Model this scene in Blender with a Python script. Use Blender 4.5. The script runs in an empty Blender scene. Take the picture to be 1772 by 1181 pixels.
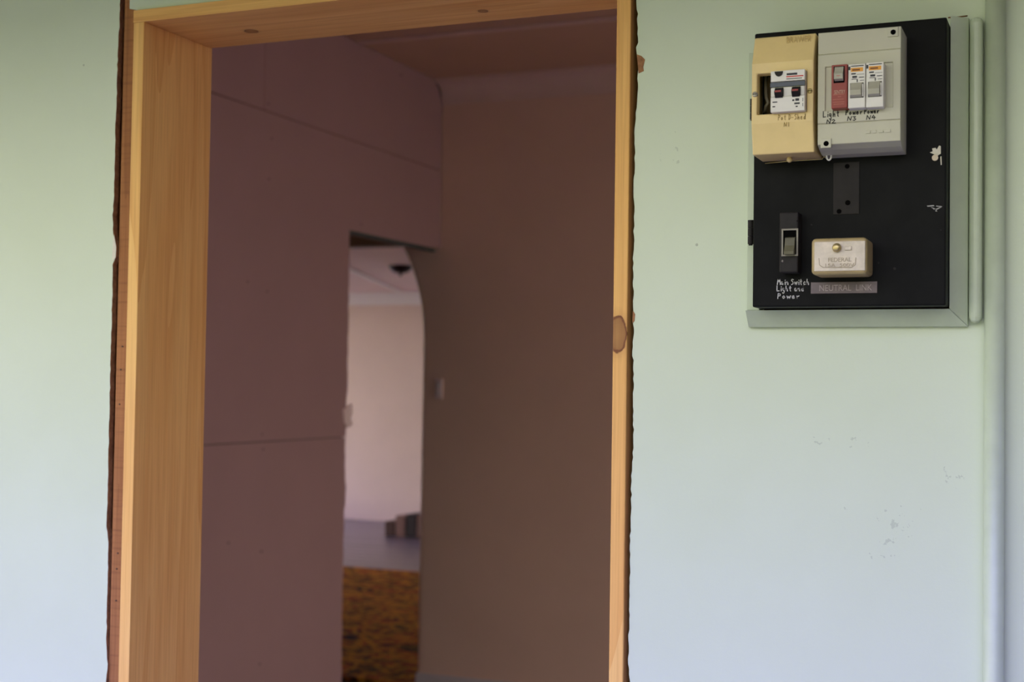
import bpy, bmesh, math, random
from mathutils import Vector, Matrix
random.seed(7)
S = bpy.context.scene
COL = S.collection
R = math.radians

# ------------------------------------------------------------------ camera
FPX, IW, IH = 2387.6, 1772.0, 1181.0
YAW, PITCH, ROLL = R(22.895), R(1.865), R(0.8316)
CAM = Vector((0.0, -1.45, 1.415))
_f = Vector((-math.sin(YAW)*math.cos(PITCH), math.cos(YAW)*math.cos(PITCH), math.sin(PITCH)))
_r0 = Vector((math.cos(YAW), math.sin(YAW), 0)); _u0 = _r0.cross(_f)
_r = _r0*math.cos(ROLL) + _u0*math.sin(ROLL); _u = -_r0*math.sin(ROLL) + _u0*math.cos(ROLL)
cd = bpy.data.cameras.new('camera'); cam = bpy.data.objects.new('camera', cd); COL.objects.link(cam)
cd.sensor_fit = 'HORIZONTAL'; cd.sensor_width = 36.0; cd.lens = FPX*36.0/IW
cd.clip_start = 0.05; cd.clip_end = 300
m = Matrix((( _r.x, _u.x, -_f.x, CAM.x), (_r.y, _u.y, -_f.y, CAM.y), (_r.z, _u.z, -_f.z, CAM.z), (0, 0, 0, 1)))
cam.matrix_world = m
cd.dof.use_dof = True; cd.dof.focus_distance = 1.47; cd.dof.aperture_fstop = 7.1
S.camera = cam

# ------------------------------------------------------------------ sky, sun, exposure
wd = bpy.data.worlds.new('sky'); S.world = wd; wd.use_nodes = True
bg = wd.node_tree.nodes['Background']
_nt = wd.node_tree
_tc = _nt.nodes.new('ShaderNodeTexCoord'); _sx = _nt.nodes.new('ShaderNodeSeparateXYZ'); _cr = _nt.nodes.new('ShaderNodeValToRGB')
_nt.links.new(_tc.outputs['Generated'], _sx.inputs[0]); _nt.links.new(_sx.outputs['Z'], _cr.inputs['Fac'])
_nt.links.new(_cr.outputs['Color'], bg.inputs['Color'])
for _i, (_p, _c) in enumerate([(0.0, (0.86, 0.84, 0.70)), (0.35, (0.78, 0.77, 0.84)), (0.62, (0.44, 0.45, 2.0)), (1.0, (0.24, 0.30, 3.0))]):     # hazy horizon to clear blue zenith
    _e = _cr.color_ramp.elements[_i] if _i < 2 else _cr.color_ramp.elements.new(_p)
    _e.position = _p; _e.color = (*_c, 1)
bg.inputs['Strength'].default_value = 4.25
sd = bpy.data.lights.new('sun', 'SUN'); sun = bpy.data.objects.new('sun', sd); COL.objects.link(sun)
sd.energy = 12.0; sd.angle = R(0.6); sd.color = (1.0, 0.93, 0.82)
sun.rotation_euler = Vector((0.12, -0.62, -0.78)).to_track_quat('-Z', 'Y').to_euler()
S.view_settings.view_transform = 'Standard'; S.view_settings.look = 'None'
S.view_settings.exposure = 0.0; S.view_settings.gamma = 1.0; S.view_settings.use_curve_mapping = False


# ------------------------------------------------------------------ helpers
def at(x, y, Y):
    """point of the plane Y=const whose image is the photograph's pixel (x, y)"""
    d = _r*((x-IW/2)/FPX) + _u*((IH/2-y)/FPX) + _f
    return CAM + d*((Y-CAM.y)/d.y)

def rect(x0, y0, x1, y1, Y):
    a, b, c, d = at(x0, y0, Y), at(x1, y0, Y), at(x0, y1, Y), at(x1, y1, Y)
    return (a.x+c.x)/2, (b.x+d.x)/2, (c.z+d.z)/2, (a.z+b.z)/2       # x0 x1 z0 z1

def lin(r, g, b):
    f = lambda v: (v/255/12.92 if v <= 10 else ((v/255+0.055)/1.055)**2.4)
    return (f(r), f(g), f(b), 1)

def tag(o, label=None, cat=None, group=None, kind=None):
    if label: o['label'] = label
    if cat: o['category'] = cat
    if group: o['group'] = group
    if kind: o['kind'] = kind
    return o

def empty(name, loc=(0, 0, 0), parent=None):
    o = bpy.data.objects.new(name, None); COL.objects.link(o)
    o.empty_display_size = 0.05
    o.parent = parent
    if parent:
        o.location = Vector(loc) - parent_loc(parent)
    else:
        o.location = loc
    return o

def parent_loc(o):
    v = Vector((0, 0, 0))
    while o:
        v += o.location; o = o.parent
    return v

def link(name, me, mats, parent=None, smooth=False):
    for mt in (mats if isinstance(mats, (list, tuple)) else [mats]):
        me.materials.append(mt)
    o = bpy.data.objects.new(name, me); COL.objects.link(o)
    if parent:
        o.parent = parent
        o.location = -parent_loc(parent)          # vertices stay in world coordinates
    if smooth:
        for p in me.polygons: p.use_smooth = True
    return o

def from_bm(name, bm, mats, parent=None, smooth=False):
    bmesh.ops.recalc_face_normals(bm, faces=bm.faces)
    me = bpy.data.meshes.new(name); bm.to_mesh(me); bm.free()
    return link(name, me, mats, parent, smooth)

def add_box(bm, x0, x1, y0, y1, z0, z1, bev=0, seg=2, mi=0):
    v = [bm.verts.new((x, y, z)) for z in (z0, z1) for y in (y0, y1) for x in (x0, x1)]
    fs = [bm.faces.new([v[i] for i in q]) for q in
          ((0, 2, 3, 1), (4, 5, 7, 6), (0, 1, 5, 4), (2, 6, 7, 3), (0, 4, 6, 2), (1, 3, 7, 5))]
    for f in fs: f.material_index = mi
    if bev:
        es = list({e for f in fs for e in f.edges})
        r = bmesh.ops.bevel(bm, geom=es, offset=bev, segments=seg, affect='EDGES', profile=0.5)
        for f in r['faces']: f.material_index = mi
    return fs

def box(name, b, mat, parent=None, bev=0, seg=2, smooth=False):
    bm = bmesh.new(); add_box(bm, *b, bev=bev, seg=seg)
    return from_bm(name, bm, mat, parent, smooth)

def boxes(name, bs, mat, parent=None, bev=0):
    bm = bmesh.new()
    for b in bs: add_box(bm, *b, bev=bev)
    return from_bm(name, bm, mat, parent)

def prism_y(name, pts, y0, y1, mats, parent=None, bev=0):
    """polygon in X-Z extruded along Y; material 1 (if given) on the edge"""
    bm = bmesh.new()
    a = [bm.verts.new((x, y0, z)) for x, z in pts]; b = [bm.verts.new((x, y1, z)) for x, z in pts]
    n = len(pts); mi = 1 if isinstance(mats, (list, tuple)) else 0
    bm.faces.new(a); bm.faces.new(list(reversed(b)))
    for i in range(n):
        f = bm.faces.new((a[i], b[i], b[(i+1) % n], a[(i+1) % n])); f.material_index = mi
    return from_bm(name, bm, mats, parent)

def prism_x(name, pts, x0, x1, mats, parent=None, smooth=False):
    """polygon in Y-Z extruded along X"""
    bm = bmesh.new()
    a = [bm.verts.new((x0, y, z)) for y, z in pts]; b = [bm.verts.new((x1, y, z)) for y, z in pts]
    n = len(pts); bm.faces.new(a); bm.faces.new(list(reversed(b)))
    for i in range(n): bm.faces.new((a[i], b[i], b[(i+1) % n], a[(i+1) % n]))
    return from_bm(name, bm, mats, parent, smooth)

def add_cyl(bm, c, r, h, axis='Y', n=24, r2=None):
    """cylinder / cone from c along +axis for h"""
    r2 = r if r2 is None else r2
    A = {'X': ((0, 1, 0), (0, 0, 1), (1, 0, 0)), 'Y': ((1, 0, 0), (0, 0, 1), (0, 1, 0)), 'Z': ((1, 0, 0), (0, 1, 0), (0, 0, 1))}[axis]
    u, v, w = map(Vector, A); c = Vector(c)
    a = []; b = []
    for i in range(n):
        t = 2*math.pi*i/n; d = u*math.cos(t) + v*math.sin(t)
        a.append(bm.verts.new(c+d*r)); b.append(bm.verts.new(c+d*r2+w*h))
    bm.faces.new(a); bm.faces.new(list(reversed(b)))
    for i in range(n): bm.faces.new((a[i], b[i], b[(i+1) % n], a[(i+1) % n]))

def cyl(name, c, r, h, mat, parent=None, axis='Y', n=24, r2=None):
    bm = bmesh.new(); add_cyl(bm, c, r, h, axis, n, r2)
    o = from_bm(name, bm, mat, parent)
    return o

def lathe(name, c, prof, mat, parent=None, axis='Y', n=28):
    """prof: list of (radius, offset along axis)"""
    A = {'Y': ((1, 0, 0), (0, 0, 1), (0, 1, 0)), 'Z': ((1, 0, 0), (0, 1, 0), (0, 0, 1))}[axis]
    u, v, w = map(Vector, A); c = Vector(c); bm = bmesh.new(); rings = []
    for r, h in prof:
        rings.append([bm.verts.new(c + (u*math.cos(2*math.pi*i/n) + v*math.sin(2*math.pi*i/n))*max(r, 1e-5) + w*h) for i in range(n)])
    for k in range(len(rings)-1):
        for i in range(n):
            bm.faces.new((rings[k][i], rings[k+1][i], rings[k+1][(i+1) % n], rings[k][(i+1) % n]))
    bm.faces.new(rings[0]); bm.faces.new(list(reversed(rings[-1])))
    return from_bm(name, bm, mat, parent, True)

def tube(name, pts, r, mat, parent=None, n=8):
    bm = bmesh.new(); P = [Vector(p) for p in pts]; rings = []
    for i, p in enumerate(P):
        t = (P[min(i+1, len(P)-1)] - P[max(i-1, 0)]).normalized()
        u = t.orthogonal().normalized() if not rings else (uu - t*uu.dot(t)).normalized()
        uu = u; v = t.cross(u)
        rings.append([bm.verts.new(p + (u*math.cos(2*math.pi*k/n) + v*math.sin(2*math.pi*k/n))*r) for k in range(n)])
    for a, b in zip(rings, rings[1:]):
        for k in range(n): bm.faces.new((a[k], b[k], b[(k+1) % n], a[(k+1) % n]))
    bm.faces.new(rings[0]); bm.faces.new(rings[-1])
    return from_bm(name, bm, mat, parent, True)


# ------------------------------------------------------------------ materials
def new_mat(name):
    mt = bpy.data.materials.new(name); mt.use_nodes = True
    nt = mt.node_tree; b = nt.nodes['Principled BSDF']
    return mt, nt, b

def N(nt, t, **kw):
    n = nt.nodes.new(t)
    for k, v in kw.items(): setattr(n, k, v)
    return n

def mapped(nt, scale=(1, 1, 1), loc=(0, 0, 0)):
    tc = N(nt, 'ShaderNodeTexCoord'); mp = N(nt, 'ShaderNodeMapping')
    mp.inputs['Scale'].default_value = scale; mp.inputs['Location'].default_value = loc
    nt.links.new(tc.outputs['Object'], mp.inputs['Vector'])
    return mp.outputs['Vector']

def noise(nt, vec, scale, detail=3, rough=0.5, dist=0.0):
    n = N(nt, 'ShaderNodeTexNoise'); n.inputs['Scale'].default_value = scale
    n.inputs['Detail'].default_value = detail; n.inputs['Roughness'].default_value = rough
    n.inputs['Distortion'].default_value = dist
    nt.links.new(vec, n.inputs['Vector']); return n.outputs['Fac']

def ramp(nt, fac, stops):
    r = N(nt, 'ShaderNodeValToRGB'); e = r.color_ramp.elements
    while len(e) < len(stops): e.new(0.5)
    for el, (p, c) in zip(e, stops): el.position = p; el.color = c
    nt.links.new(fac, r.inputs['Fac']); return r.outputs['Color']

def mixc(nt, fac, a, b, mode='MIX'):
    mx = N(nt, 'ShaderNodeMix', data_type='RGBA', blend_type=mode)
    for sock, v in ((mx.inputs['Factor'], fac), (mx.inputs['A'], a), (mx.inputs['B'], b)):
        if hasattr(v, 'is_output'): nt.links.new(v, sock)
        else: sock.default_value = v
    return mx.outputs['Result']

def math_n(nt, op, a, b=None):
    n = N(nt, 'ShaderNodeMath', operation=op)
    for i, v in enumerate((a, b)):
        if v is None: continue
        if hasattr(v, 'is_output'): nt.links.new(v, n.inputs[i])
        else: n.inputs[i].default_value = v
    return n.outputs[0]

def bump(nt, b, h, strength, dist=0.001):
    bp = N(nt, 'ShaderNodeBump'); bp.inputs['Strength'].default_value = strength; bp.inputs['Distance'].default_value = dist
    nt.links.new(h, bp.inputs['Height']); nt.links.new(bp.outputs['Normal'], b.inputs['Normal'])

def plain(name, col, rough=0.5, var=0.06, scale=60, metal=0, bmp=0, spec=0.5):
    """painted or moulded surface with slight mottling"""
    mt, nt, b = new_mat(name)
    v = mapped(nt); n = noise(nt, v, scale, 4, 0.6)
    lo = tuple(c*(1-var) for c in col[:3])+(1,); hi = tuple(min(1, c*(1+var)) for c in col[:3])+(1,)
    nt.links.new(ramp(nt, n, [(0.3, lo), (0.7, hi)]), b.inputs['Base Color'])
    b.inputs['Roughness'].default_value = rough; b.inputs['Metallic'].default_value = metal
    b.inputs['Specular IOR Level'].default_value = spec
    if bmp: bump(nt, b, noise(nt, v, scale*6, 2), bmp, 0.0005)
    return mt

def spots(nt, centres, base_vec, freq, thr):
    """mask of flecks (worn or soiled spots) near the given places"""
    out = None; nz = noise(nt, base_vec, freq, 3, 0.65)
    for (c, rad) in centres:
        vm = N(nt, 'ShaderNodeVectorMath', operation='DISTANCE'); vm.inputs[1].default_value = c
        nt.links.new(base_vec, vm.inputs[0])
        mr = N(nt, 'ShaderNodeMapRange'); mr.inputs['From Min'].default_value = 0; mr.inputs['From Max'].default_value = rad
        mr.inputs['To Min'].default_value = 0.16; mr.inputs['To Max'].default_value = 0.0
        nt.links.new(vm.outputs['Value'], mr.inputs['Value'])
        s = math_n(nt, 'ADD', nz, mr.outputs['Result']); s = math_n(nt, 'GREATER_THAN', s, thr)
        g = math_n(nt, 'LESS_THAN', vm.outputs['Value'], rad); s = math_n(nt, 'MULTIPLY', s, g)
        out = s if out is None else math_n(nt, 'MAXIMUM', out, s)
    return out

def mint_paint():
    mt, nt, b = new_mat('mint_green_gloss_paint')
    v = mapped(nt)
    n1 = noise(nt, v, 4.0, 4, 0.6)
    c = ramp(nt, n1, [(0.3, lin(200, 210, 181)), (0.7, lin(205, 215, 189))])
    cen = [(tuple(at(x, y, 0)), r) for x, y, r in
           ((1480, 765, .022), (1420, 768, .016), (1466, 882, .012), (1552, 912, .034), (1535, 935, .03), (1650, 830, .02), (1165, 260, .03))]
    sp = spots(nt, cen, v, 120, 0.72)
    c = mixc(nt, math_n(nt, 'MULTIPLY', sp, 0.28), c, lin(120, 130, 112))
    # sparse fly specks over the whole wall
    vo = N(nt, 'ShaderNodeTexVoronoi'); vo.inputs['Scale'].default_value = 14; nt.links.new(v, vo.inputs['Vector'])
    sm = math_n(nt, 'LESS_THAN', vo.outputs['Distance'], 0.022)
    c = mixc(nt, math_n(nt, 'MULTIPLY', sm, 0.5), c, lin(110, 112, 90))
    nt.links.new(c, b.inputs['Base Color'])
    b.inputs['Roughness'].default_value = 0.42; b.inputs['Specular IOR Level'].default_value = 0.4
    h = math_n(nt, 'ADD', noise(nt, v, 260, 3, 0.6), math_n(nt, 'MULTIPLY', noise(nt, mapped(nt, (40, 40, 12)), 1.0, 3), 2.5))
    bump(nt, b, h, 0.10, 0.0012)
    return mt

def wood(name, light, mid, dark, axis='Z', rough=0.6, ringscale=28.0, knots=(), saw=False):
    mt, nt, b = new_mat(name)
    st = {'Z': (1, 1, 0.06), 'X': (0.06, 1, 1), 'Y': (1, 0.06, 1)}[axis]
    v = mapped(nt, st)
    big = noise(nt, v, ringscale*0.35, 3, 0.5, 0.6)
    wv = N(nt, 'ShaderNodeTexNoise'); wv.inputs['Scale'].default_value = ringscale*2.2
    wv.inputs['Detail'].default_value = 2; nt.links.new(v, wv.inputs['Vector'])
    saws = math_n(nt, 'FRACT', math_n(nt, 'MULTIPLY', big, 7.0))
    saws = math_n(nt, 'MULTIPLY', math_n(nt, 'POWER', saws, 2.0), 0.6)
    c = mixc(nt, saws, light, mid)
    c = mixc(nt, ramp(nt, wv.outputs['Fac'], [(0.45, (0, 0, 0, 1)), (0.75, (0.6, 0.6, 0.6, 1))]), c, mid)
    v2 = mapped(nt, {'Z': (1, 1, 0.02), 'X': (0.02, 1, 1), 'Y': (1, 0.02, 1)}[axis])
    fib = noise(nt, v2, 420, 3, 0.6)
    c = mixc(nt, ramp(nt, fib, [(0.4, (0, 0, 0, 1)), (0.8, (0.35, 0.35, 0.35, 1))]), c, dark)
    if saw:
        v3 = mapped(nt, (6, 6, 160)); sw = noise(nt, v3, 1.0, 3, 0.6)
        c = mixc(nt, ramp(nt, sw, [(0.5, (0, 0, 0, 1)), (0.8, (0.5, 0.5, 0.5, 1))]), c, dark)
    tc = mapped(nt)
    for (p, rx, rz, col) in knots:
        mp = N(nt, 'ShaderNodeVectorMath', operation='SUBTRACT'); mp.inputs[1].default_value = p; nt.links.new(tc, mp.inputs[0])
        ml = N(nt, 'ShaderNodeVectorMath', operation='MULTIPLY'); ml.inputs[1].default_value = (1/rx, 1/rx, 1/rz); nt.links.new(mp.outputs[0], ml.inputs[0])
        ln = N(nt, 'ShaderNodeVectorMath', operation='LENGTH'); nt.links.new(ml.outputs[0], ln.inputs[0])
        d = math_n(nt, 'MULTIPLY', math_n(nt, 'ADD', ln.outputs['Value'], math_n(nt, 'MULTIPLY', noise(nt, tc, 160, 3), 0.3)), 0.5)
        k = ramp(nt, d, [(0.0, (0.55, 0.55, 0.55, 1)), (0.45, (0.7, 0.7, 0.7, 1)), (0.5, (0.95, 0.95, 0.95, 1)), (0.53, (0.9, 0.9, 0.9, 1)), (0.56, (0.2, 0.2, 0.2, 1)), (0.8, (0, 0, 0, 1))])
        c = mixc(nt, k, c, col)
    nt.links.new(c, b.inputs['Base Color'])
    b.inputs['Roughness'].default_value = rough; b.inputs['Specular IOR Level'].default_value = 0.35
    bump(nt, b, fib, 0.15, 0.0006)
    return mt

M = {}
M['mint'] = mint_paint()
M['mint_trim'] = plain('mint_green_gloss_trim', lin(190, 201, 171), 0.33, 0.05, 40, bmp=0.05)
M['raw_edge'] = plain('raw_brown_hardboard_edge', lin(150, 104, 66), 0.85, 0.35, 160, bmp=0.6)
M['torn_paper'] = plain('torn_pale_paint_edge', lin(214, 208, 188), 0.8, 0.08, 90)
PL, PM, PD = lin(238, 190, 112), lin(218, 156, 80), lin(164, 100, 46)
M['pine_z'] = wood('fresh_pine_upright', PL, PM, PD, 'Z',
                   knots=[(tuple(at(1069, 579, -.004)), .0115, .022, lin(104, 52, 24)),
                          (tuple(at(1050, 600, -.004)), .002, .004, lin(112, 62, 30))])
M['pine_x'] = wood('fresh_pine_head', PL, PM, PD, 'X', ringscale=24,
                   knots=[((-1.03, 0.085, 1.88), .010, .010, lin(110, 62, 30)), ((-0.70, 0.10, 1.88), .007, .007, lin(110, 62, 30))])
M['stud'] = wood('old_sawn_brown_timber', lin(170, 114, 66), lin(136, 86, 48), lin(80, 46, 24), 'Z', 0.8, saw=True)
M['cavity'] = plain('shade_dark_wall_cavity', lin(70, 52, 40), 0.95)  # shade of the deep wall gaps put into the brown colour
M['mauve'] = plain('mauve_painted_wall_sheet', lin(180, 144, 141), 0.55, 0.03, 3)
M['taupe'] = plain('warm_taupe_painted_wall', lin(236, 200, 178), 0.5, 0.03, 3)
M['ceil'] = plain('aged_cream_ceiling_paint', lin(216, 180, 150), 0.6, 0.03, 3)
M['pale_trim'] = plain('pale_pinkish_trim_paint', lin(232, 202, 188), 0.45, 0.03, 8)
M['trimw'] = plain('off_white_gloss_trim', lin(206, 196, 196), 0.4, 0.03, 12)
M['farw'] = plain('pale_cream_wall_paint', lin(238, 210, 202), 0.6, 0.03, 3)
M['farceil'] = plain('pale_pinkish_ceiling_paint', lin(242, 214, 212), 0.6, 0.03, 3)
M['bulk'] = plain('dark_brown_stained_beam', lin(92, 74, 58), 0.6, 0.08, 8)
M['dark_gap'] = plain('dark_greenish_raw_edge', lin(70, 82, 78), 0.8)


# ------------------------------------------------------------------ setting: front wall with a rough cut opening
XL, XR, ZH = -1.1345, -0.490, 1.880          # clear opening of the new lining
JT, YF, YB_ = 0.0165, -0.004, 0.146           # lining thickness, front and back face
wf = tag(empty('wall_front', (-0.6, 0, 0)), 'mint green painted hardboard wall with a rough cut doorway', kind='structure')

def ragged(pts, amp, step):
    out = []
    for (a, b) in zip(pts, pts[1:]):
        n = max(1, int((Vector(b)-Vector(a)).length/step))
        for i in range(n):
            t = i/n; out.append((a[0]+(b[0]-a[0])*t + random.uniform(-amp, amp), a[1]+(b[1]-a[1])*t))
    return out + [pts[-1]]

ledge = [(209, -60), (208, 0), (207, 40), (204, 80), (203, 120), (202, 170), (200, 215), (199, 270), (198, 300), (197, 340), (195, 372), (196, 405), (201, 428),
         (200, 444), (195, 458), (194, 520), (192, 600), (190, 680), (188, 760), (187, 840), (184, 905), (187, 940), (187, 1000), (185, 1060), (184, 1110), (186, 1150), (183, 1185)]
le = [(at(x, y, 0).x, at(x, y, 0).z) for x, y in ledge]
le = ragged(le, 0.0006, 0.006)
pts = [(-4.2, 2.6), (le[0][0], 2.6)] + le + [(le[-1][0], -0.15), (-4.2, -0.15)]
prism_y('sheet', pts, 0.0, 0.009, [M['mint'], M['raw_edge']], wf)
redge = [(1100, -60), (1100, 0), (1104, 24), (1102, 58), (1105, 74), (1101, 82), (1103, 96), (1104, 128), (1102, 170), (1099, 230), (1097, 300), (1097, 400), (1095, 480), (1097, 545),
         (1095, 600), (1096, 680), (1096, 760), (1094, 800), (1092, 880), (1090, 960), (1089, 1040), (1088, 1090), (1087, 1120), (1088, 1150), (1091, 1185)]
re_ = ragged([(at(x, y, 0).x, at(x, y, 0).z) for x, y in redge], 0.0009, 0.005)
tx = at(225, 10, 0).x
pts = [(tx, 2.6), (0.985, 2.6), (0.985, -0.15), (re_[-1][0], -0.15)] + list(reversed([p for p in re_ if p[1] < ZH+JT+.001])) + \
      [(re_[0][0], ZH+JT+.0012), (-0.8, ZH+JT+.0012), (XL-JT+.003, ZH+JT+.0006), (tx-.0006, ZH+JT+.004)]
prism_y('sheet', pts, 0.0, 0.009, [M['mint'], M['raw_edge']], wf)
# torn flakes on the cut edges
def flake(name, px, Y, th, mat, parent):
    return prism_y(name, [(at(x, y, Y).x, at(x, y, Y).z) for x, y in px], Y, Y+th, mat, parent)
flake('torn_flake', [(1102, 94), (1110, 97), (1116, 103), (1113, 116), (1114, 123), (1105, 127)], -0.0004, 0.0006, M['raw_edge'], wf)
flake('torn_flake', [(197, 406), (201, 428), (200, 446), (194, 452), (195, 425)], -0.0004, 0.0006, M['torn_paper'], wf)
flake('torn_flake', [(1095, 538), (1099, 544), (1098, 556), (1094, 560)], -0.0004, 0.0006, M['raw_edge'], wf)
# framing behind the sheet
box('stud', (at(206.5, 400, .003).x, XL-JT-0.0002, 0.003, 0.10, -0.15, 2.6), M['stud'], wf, 0.0006)
box('stud', (XL-JT-0.075, at(206.5, 400, .003).x-.0026, 0.024, 0.10, -0.15, 2.6), M['stud'], wf, 0.0006)
box('stud', (XR+JT+0.006, XR+JT+0.09, 0.030, 0.12, -0.15, 2.6), M['cavity'], wf)
box('stud', (XL-JT, XR+JT, 0.010, 0.12, ZH+JT+.002, ZH+JT+.09), M['stud'], wf)
boxes('framing', [(-4.2, XL-JT-.077, .0092, .145, -.15, 2.9), (XR+JT+.092, 0.985, .0092, .145, -.15, 2.9),
                  (XL-JT-.076, XR+JT+.091, .0092, .145, ZH+JT+.092, 2.9), (XL-JT-.076, XL-JT-.0002, .1005, .145, -.15, 2.0),
                  (XR+JT+.0004, XR+JT+.092, .1205, .145, -.15, 2.0)], M['cavity'], wf)
# old nail heads and a screw in the stud face
bm = bmesh.new()
for x, y in ((201, 958), (199, 985), (209, 600), (206, 640), (204, 700), (198, 1040)):
    p = at(x+3, y, 0.0028); add_cyl(bm, (p.x, 0.0020, p.z), 0.0011, 0.0016, 'Y', 10)
tag(from_bm('nail_heads', bm, plain('rusty_nail_steel', lin(92, 70, 58), 0.6, metal=0.6), wf), kind='stuff')

# lining of the opening
dl = tag(empty('door_lining', ((XL+XR)/2, 0.07, 0)), 'new pale pine lining boards framing the cut doorway opening', 'door frame')
box('jamb', (XL-JT, XL, YF, YB_, -0.12, ZH), M['pine_z'], dl, 0.0007)
box('jamb', (XR, XR+JT, YF, YB_, -0.12, ZH+JT*1.02), M['pine_z'], dl, 0.0012)
box('head', (XL-JT-0.001, XR-.0002, YF, YB_, ZH+.0002, ZH+JT), M['pine_x'], dl, 0.0007)

# ------------------------------------------------------------------ setting: the room behind
LWX, BWY, CZ = -2.770, 4.25, 2.81
DY0, DZ = 3.408, 2.033                        # doorway in the left wall
RX = 3.4
wl = tag(empty('wall_left', (LWX-.05, 2.2, 0)), 'mauve sheet lined partition wall with an unfinished doorway', kind='structure')
def sheet_x(name, pts, mats, th=0.010, X=LWX):
    bm = bmesh.new()
    a = [bm.verts.new((X, y, z)) for y, z in pts]; b = [bm.verts.new((X-th, y, z)) for y, z in pts]
    n = len(pts); bm.faces.new(a); bm.faces.new(list(reversed(b)))
    for i in range(n):
        f = bm.faces.new((a[i], b[i], b[(i+1) % n], a[(i+1) % n])); f.material_index = 1
    return from_bm(name, bm, mats, wl)
g = 0.0016
MM = [M['mauve'], M['raw_edge']]
dl_edge = ragged([(DY0+.004, 0.0), (DY0-.004, .45), (DY0, .9), (DY0+.006, 1.0), (DY0-.004, 1.15), (DY0-.002, 1.2-g)], 0.004, 0.03)
sheet_x('wall_sheet', [(0.15, 0.0)] + dl_edge + [(0.15, 1.2-g)], MM)
du_edge = ragged([(DY0, 1.2+g), (DY0-.004, 1.3), (DY0+.004, 1.42), (DY0+.002, 1.6), (DY0, DZ)], 0.003, 0.03)
sheet_x('wall_sheet', [(0.15, 1.2+g)] + du_edge + [(BWY-.055, DZ+.004), (BWY-.045, DZ+.010), (BWY-.004, DZ+.012), (BWY-.004, 2.4-g), (0.15, 2.4-g)], MM, X=LWX+.0012)
VJ = 2.77
cor = [(BWY-.004, 2.70), (BWY-.014, 2.712), (BWY-.020, 2.73), (BWY-.045, 2.768), (BWY-.086, 2.797), (BWY-.105, CZ-.002)]
sheet_x('wall_sheet', [(VJ+g, 2.4+g), (BWY-.004, 2.4+g)] + cor + [(VJ+g, CZ-.002)], MM)
sheet_x('wall_sheet', [(0.15, 2.4+g), (VJ-g, 2.4+g), (VJ-g, CZ-.002), (0.15, CZ-.002)], MM, X=LWX+.0006)
boxes('partition_core', [(LWX-.085, LWX-.0105, .15, DY0-.012, 0, CZ), (LWX-.085, LWX-.0105, DY0-.012, BWY, DZ+.012, CZ)], M['dark_gap'], wl)
box('back_lining', (LWX-.097, LWX-.086, .15, DY0-.006, 0, CZ), M['mauve'], wl)
box('back_lining', (LWX-.097, LWX-.086, DY0-.006, BWY, DZ+.004, CZ), M['mauve'], wl)
bm = bmesh.new()
def xpt(x, y):
    d = _r*((x-IW/2)/FPX) + _u*((IH/2-y)/FPX) + _f
    return CAM + d*((LWX-CAM.x)/d.x)
for x, y in ((465, 310), (464, 180), (453, 752), (455, 778), (452, 955), (449, 1150), (462, 505), (428, 488), (694, 130), (625, 388), (395, 940), (470, 240)):
    p = xpt(x, y); add_cyl(bm, (LWX+.0002, p.y, p.z), 0.0045, 0.0022, 'X', 10)
tag(from_bm('nail_heads', bm, plain('painted_over_nail_heads', lin(128, 100, 96), 0.6), wl), kind='stuff')
# torn corner of the sheet at the doorway
fl = [(DY0-.03, 1.31), (DY0+.035, 1.335), (DY0+.045, 1.30), (DY0+.03, 1.275), (DY0+.05, 1.25), (DY0+.01, 1.235), (DY0-.02, 1.26)]
bm = bmesh.new(); a = [bm.verts.new((LWX+.004, y, z)) for y, z in fl]; b = [bm.verts.new((LWX-.002, y, z)) for y, z in fl]
bm.faces.new(a); bm.faces.new(list(reversed(b)))
for i in range(len(fl)): bm.faces.new((a[i], b[i], b[(i+1) % 7], a[(i+1) % 7]))
from_bm('torn_flake', bm, plain('torn_pink_plaster_paper', lin(252, 226, 218), 0.8, 0.05), wl)
# raw bottom edge of the sheet over the doorway
box('head_edge', (LWX-.020, LWX+.003, DY0-.002, BWY-.06, DZ-.012, DZ+.001), M['dark_gap'], wl)

# back wall with the round arch at its left
AX, AS, AR = -2.858, 1.63, 0.85
wb = tag(empty('wall_back', (-1.5, BWY, 0)), 'warm taupe wall with a wide round arch at its left end', kind='structure')
arc = [(AX-AR+AR*math.cos(t), AS+AR*math.sin(t)) for t in [math.pi*i/40 for i in range(41)]]
pts = [(RX, 0), (RX, CZ+.05), (-7.2, CZ+.05), (-7.2, 0), (AX-2*AR, 0)] + list(reversed(arc)) + [(AX, 0)]
o = prism_y('arched_wall', pts, BWY, BWY+.11, M['taupe'], wb)
bv = o.modifiers.new('bevel', 'BEVEL'); bv.width = 0.022; bv.segments = 4; bv.limit_method = 'ANGLE'; bv.angle_limit = R(50)
for p in o.data.polygons: p.use_smooth = len(p.vertices) == 4
tag(prism_x('baseboard_back', [(BWY-.001, 0), (BWY-.018, 0), (BWY-.018, .082), (BWY-.012, .096), (BWY-.001, .098)], AX+.004, RX, M['trimw']), 'off white baseboard along the taupe wall', kind='structure')
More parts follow.
